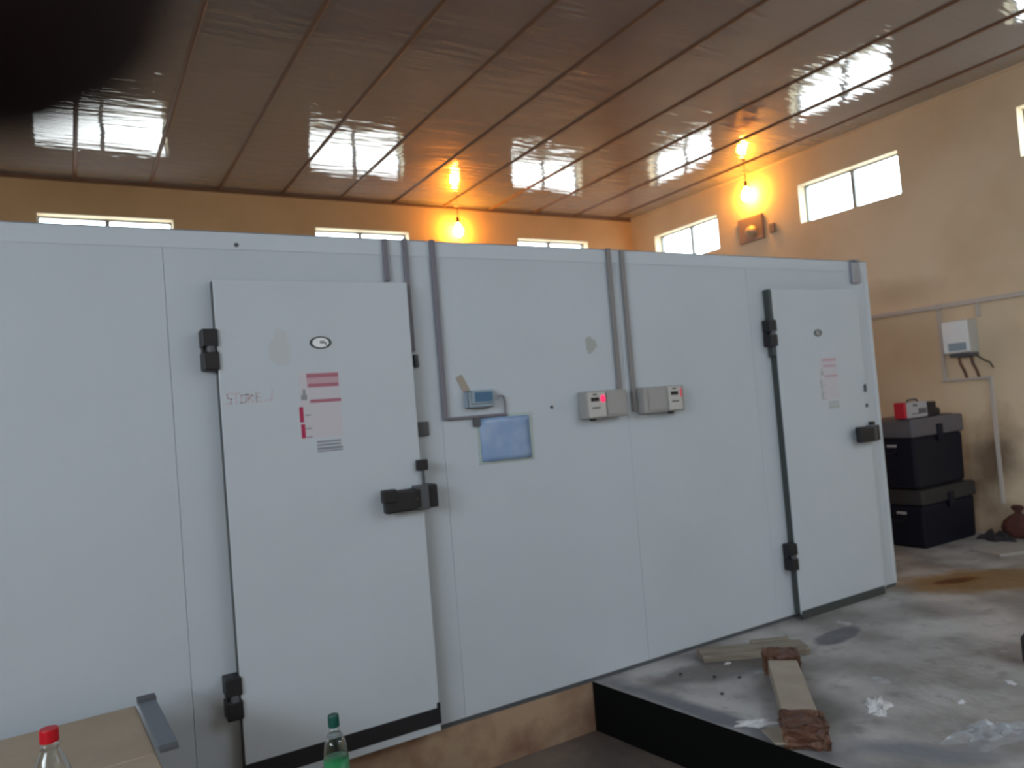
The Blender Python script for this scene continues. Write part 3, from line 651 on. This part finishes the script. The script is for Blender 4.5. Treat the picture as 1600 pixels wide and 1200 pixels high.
for i, (x_, y_, lb) in enumerate([(2.62, 2.98, 'dark speck of grit nearest the cold room foot'), (2.72, 2.84, 'dark speck of grit on the platform just below the plank'), (2.585, 2.66, 'dark speck of grit halfway from the plank to the platform edge'), (2.80, 2.75, 'dark speck of grit left of the upper end of the taped carton')]):
    tag(obj('grit', MB().lathe([(0.004, 0), (0.010, 0.003), (0.007, 0.007), (0, 0.009)], 7), 'black'), lb, 'grit', 'dark grit on the platform', loc=(x_, y_, 0.0005), rz=i)
tag(obj('dark_object', MB().box(0, 0.10, 0, 0.10, 0, 0.14, 0.02, 2), 'cloth'), 'dark object cut off by the right edge above the plastic bag', 'dark object', loc=(3.90, 1.87, 0.0005), rz=0.2)
tag(obj('board_sheet', B(0, 0.55, 0, 0.30, 0, 0.022, 0.002, 1), 'sheet'), 'pale grey board lying flat on the floor by the right wall', 'board', loc=(6.03, 3.13, 0.0005), rz=math.radians(-22))
def lump(rx, ry, rz_, seed, prof=None):
    mb = MB().lathe(prof or [(0.6, 0), (0.95, 0.12), (1, 0.4), (0.85, 0.7), (0.5, 0.93), (0, 1)], 20); rnd = random.Random(seed)
    for v in mb.bm.verts:
        a = math.atan2(v.co.y, v.co.x); q = 1 + 0.10 * math.sin(3 * a + seed) + 0.06 * math.sin(7 * a + 4 * v.co.z) + rnd.uniform(-.03, .03)
        v.co = Vector((v.co.x * rx * q, v.co.y * ry * q, v.co.z * rz_))
    return mb
tag(obj('sack', lump(0.09, 0.12, 0.27, 1, [(0.75, 0), (1.0, 0.1), (1.02, 0.3), (0.9, 0.5), (0.55, 0.66), (0.22, 0.76), (0.2, 0.8), (0.42, 0.93), (0.3, 1.0), (0, 0.94)]), 'sack', smooth=True), 'dark reddish sack slumped against the foot of the ochre wall', 'sack', loc=(6.83, 3.37, 0.0005))
tag(obj('rag_heap', MB().crumple(0, 0, 0.0005, 0.085, 0.14, 0.10, 4, 10), 'cloth'), 'dark heap of rags on the floor between sack and grey board', 'rags', loc=(6.645, 3.47, 0.0005), rz=0)

# ------------------------------------------------------------------ foreground: box, bottles and the table they stand on
bx = thing('cardboard_box', 'large closed cardboard box in front of the cold room at bottom left', 'box', (0.15, 3.05, ZL), math.radians(2.5))
obj('body', B(-1.05, 0.0, -0.95, 0.0, 0, 0.735, 0.012, 2), 'card', bx)
obj('flap', B(-1.045, -0.006, -0.50, -0.006, 0.735, 0.741, 0.002, 1), 'card', bx)
obj('flap', B(-1.045, -0.006, -0.944, -0.505, 0.735, 0.741, 0.002, 1), 'card', bx)
for u, v, l_ in ((-0.17, -0.17, 0.05), (-0.30, -0.30, 0.07), (-0.18, -0.40, 0.06), (-0.40, -0.20, 0.05)):
    obj('print_mark', B(u, u + l_, v, v + 0.008, 0.7405, 0.7418), 'tan', bx)
br = thing('metal_strip', 'blue-grey metal strip lying over the right edge of the cardboard box', 'metal strip', (0.185, 2.80, 0.4935), math.radians(2.5))
obj('strip', MB().box(-0.022, 0.034, -0.245, 0.215, 0, 0.012, 0.003, 2), 'strip', br)
obj('clip_end', MB().box(-0.024, 0.036, 0.215, 0.262, 0, 0.022, 0.004, 2), 'dgrey', br)
obj('clip_end', MB().box(-0.020, 0.032, -0.275, -0.245, 0, 0.014, 0.003, 2), 'dgrey', br)

def bottle(loc, h, rb, rn, capm, label, lab, rot=(0, 0, 0)):
    b_ = thing('bottle', label, 'bottle', loc, rot=rot)
    zs = h - 0.028
    prof = [(rb * 0.8, 0), (rb, 0.012), (rb, h * 0.38), (rb * 0.95, h * 0.46), (rb, h * 0.56), (rb * 0.98, h * 0.64), (rb * 0.86, h * 0.74), (rb * 0.60, h * 0.82), (rn * 1.1, zs - 0.018), (rn, zs - 0.012), (rn * 1.12, zs - 0.010), (rn * 1.12, zs - 0.006), (rn * 0.9, zs - 0.004), (rn * 0.9, h - 0.004)]
    obj('body', MB().lathe(prof, 28), 'petc', b_, True)
    obj('cap', MB().lathe([(rn * 1.1, zs), (rn * 1.14, zs + 0.002), (rn * 1.12, h - 0.003), (rn * 1.02, h), (0, h)], 28), capm, b_)
    if lab: obj('wrap_label', MB().lathe([(rb + 0.0008, h * 0.24), (rb + 0.001, h * 0.60)], 28), lab, b_, True)
    return b_
TT = 0.48
bottle((0.505, 1.825, TT), 0.733 - TT, 0.029, 0.0118, 'greencap', 'clear bottle with dark green cap and green label before the left door', 'green_drink')
bottle((-0.075, 1.935, TT), 0.83 - TT, 0.042, 0.0165, 'redcap', 'clear bottle with red cap in front of the cardboard box', None)
tb = thing('low_table', 'low wooden table under the two drink bottles', 'table', (0.25, 1.80, ZL))
obj('table_top', B(-0.50, 0.35, -0.14, 0.15, 0.70, TT - ZL - 0.0005, 0.004, 1), 'wood', tb)
for sx in (-1, 1):
    for sy in (-1, 1): obj('leg', B(sx * 0.37 - 0.095, sx * 0.37 - 0.055, sy * 0.11 - 0.02, sy * 0.11 + 0.02, 0, 0.70, 0.003, 1), 'wood', tb)

# ------------------------------------------------------------------ the photographer's hand, a fingertip in front of the lens corner
def cs(x_, y_, z_): return CAM + R3 * x_ + U3 * y_ - F3 * z_     # building position of the hand beside the lens
def skin_mesh(name, verts, edges, radii, root):
    me = bpy.data.meshes.new(name); me.from_pydata(verts, edges, []); o = bpy.data.objects.new(name, me); C.objects.link(o)
    sk = o.modifiers.new('skin', 'SKIN'); sk.use_smooth_shade = True
    for i, r in enumerate(radii):
        o.data.skin_vertices[0].data[i].radius = (r, r); o.data.skin_vertices[0].data[i].use_root = (i == root)
    sb = o.modifiers.new('sub', 'SUBSURF'); sb.levels = 2; sb.render_levels = 2
    me.materials.append(M['skin']); return o
P, E_, Rr = [], [], []
def chain(start, pts, rad):
    prev = start
    for p, r in zip(pts, rad):
        P.append(cs(*p)); Rr.append(r); i = len(P) - 1
        if prev is not None: E_.append((prev, i))
        prev = i
    return prev
chain(None, [(-0.185, 0.055, 0.055)], [0.028])                                        # wrist (root)
chain(0, [(-0.30, 0.03, 0.075), (-0.42, 0.0, 0.10)], [0.036, 0.042])                  # forearm
chain(0, [(-0.150, 0.062, 0.045)], [0.026])                                           # palm centre
chain(3, [(-0.112, 0.062, 0.018), (-0.080, 0.055, -0.010), (-0.050, 0.040, -0.028), (-0.0355, 0.0295, -0.035), (-0.0258, 0.0212, -0.036), (-0.0192, 0.0153, -0.036)], [0.012, 0.0098, 0.0094, 0.0099, 0.0100, 0.0085])
chain(3, [(-0.105, 0.083, 0.022), (-0.068, 0.085, 0.000), (-0.046, 0.078, 0.008), (-0.040, 0.070, 0.024)], [0.012, 0.0098, 0.0090, 0.0080])
chain(3, [(-0.108, 0.102, 0.030), (-0.075, 0.108, 0.012), (-0.055, 0.102, 0.020), (-0.050, 0.094, 0.036)], [0.0115, 0.0094, 0.0086, 0.0076])
chain(3, [(-0.116, 0.118, 0.040), (-0.090, 0.126, 0.028), (-0.074, 0.122, 0.034), (-0.068, 0.114, 0.046)], [0.0105, 0.0084, 0.0077, 0.0068])
chain(0, [(-0.155, 0.030, 0.048), (-0.120, 0.012, 0.050), (-0.092, 0.004, 0.052)], [0.016, 0.0115, 0.0095])   # thumb
hand = skin_mesh('hand', P, E_, Rr, 0)
hand['label'] = 'dark blurred fingertip of the photographer covering the upper left corner'
hand['category'] = 'person'
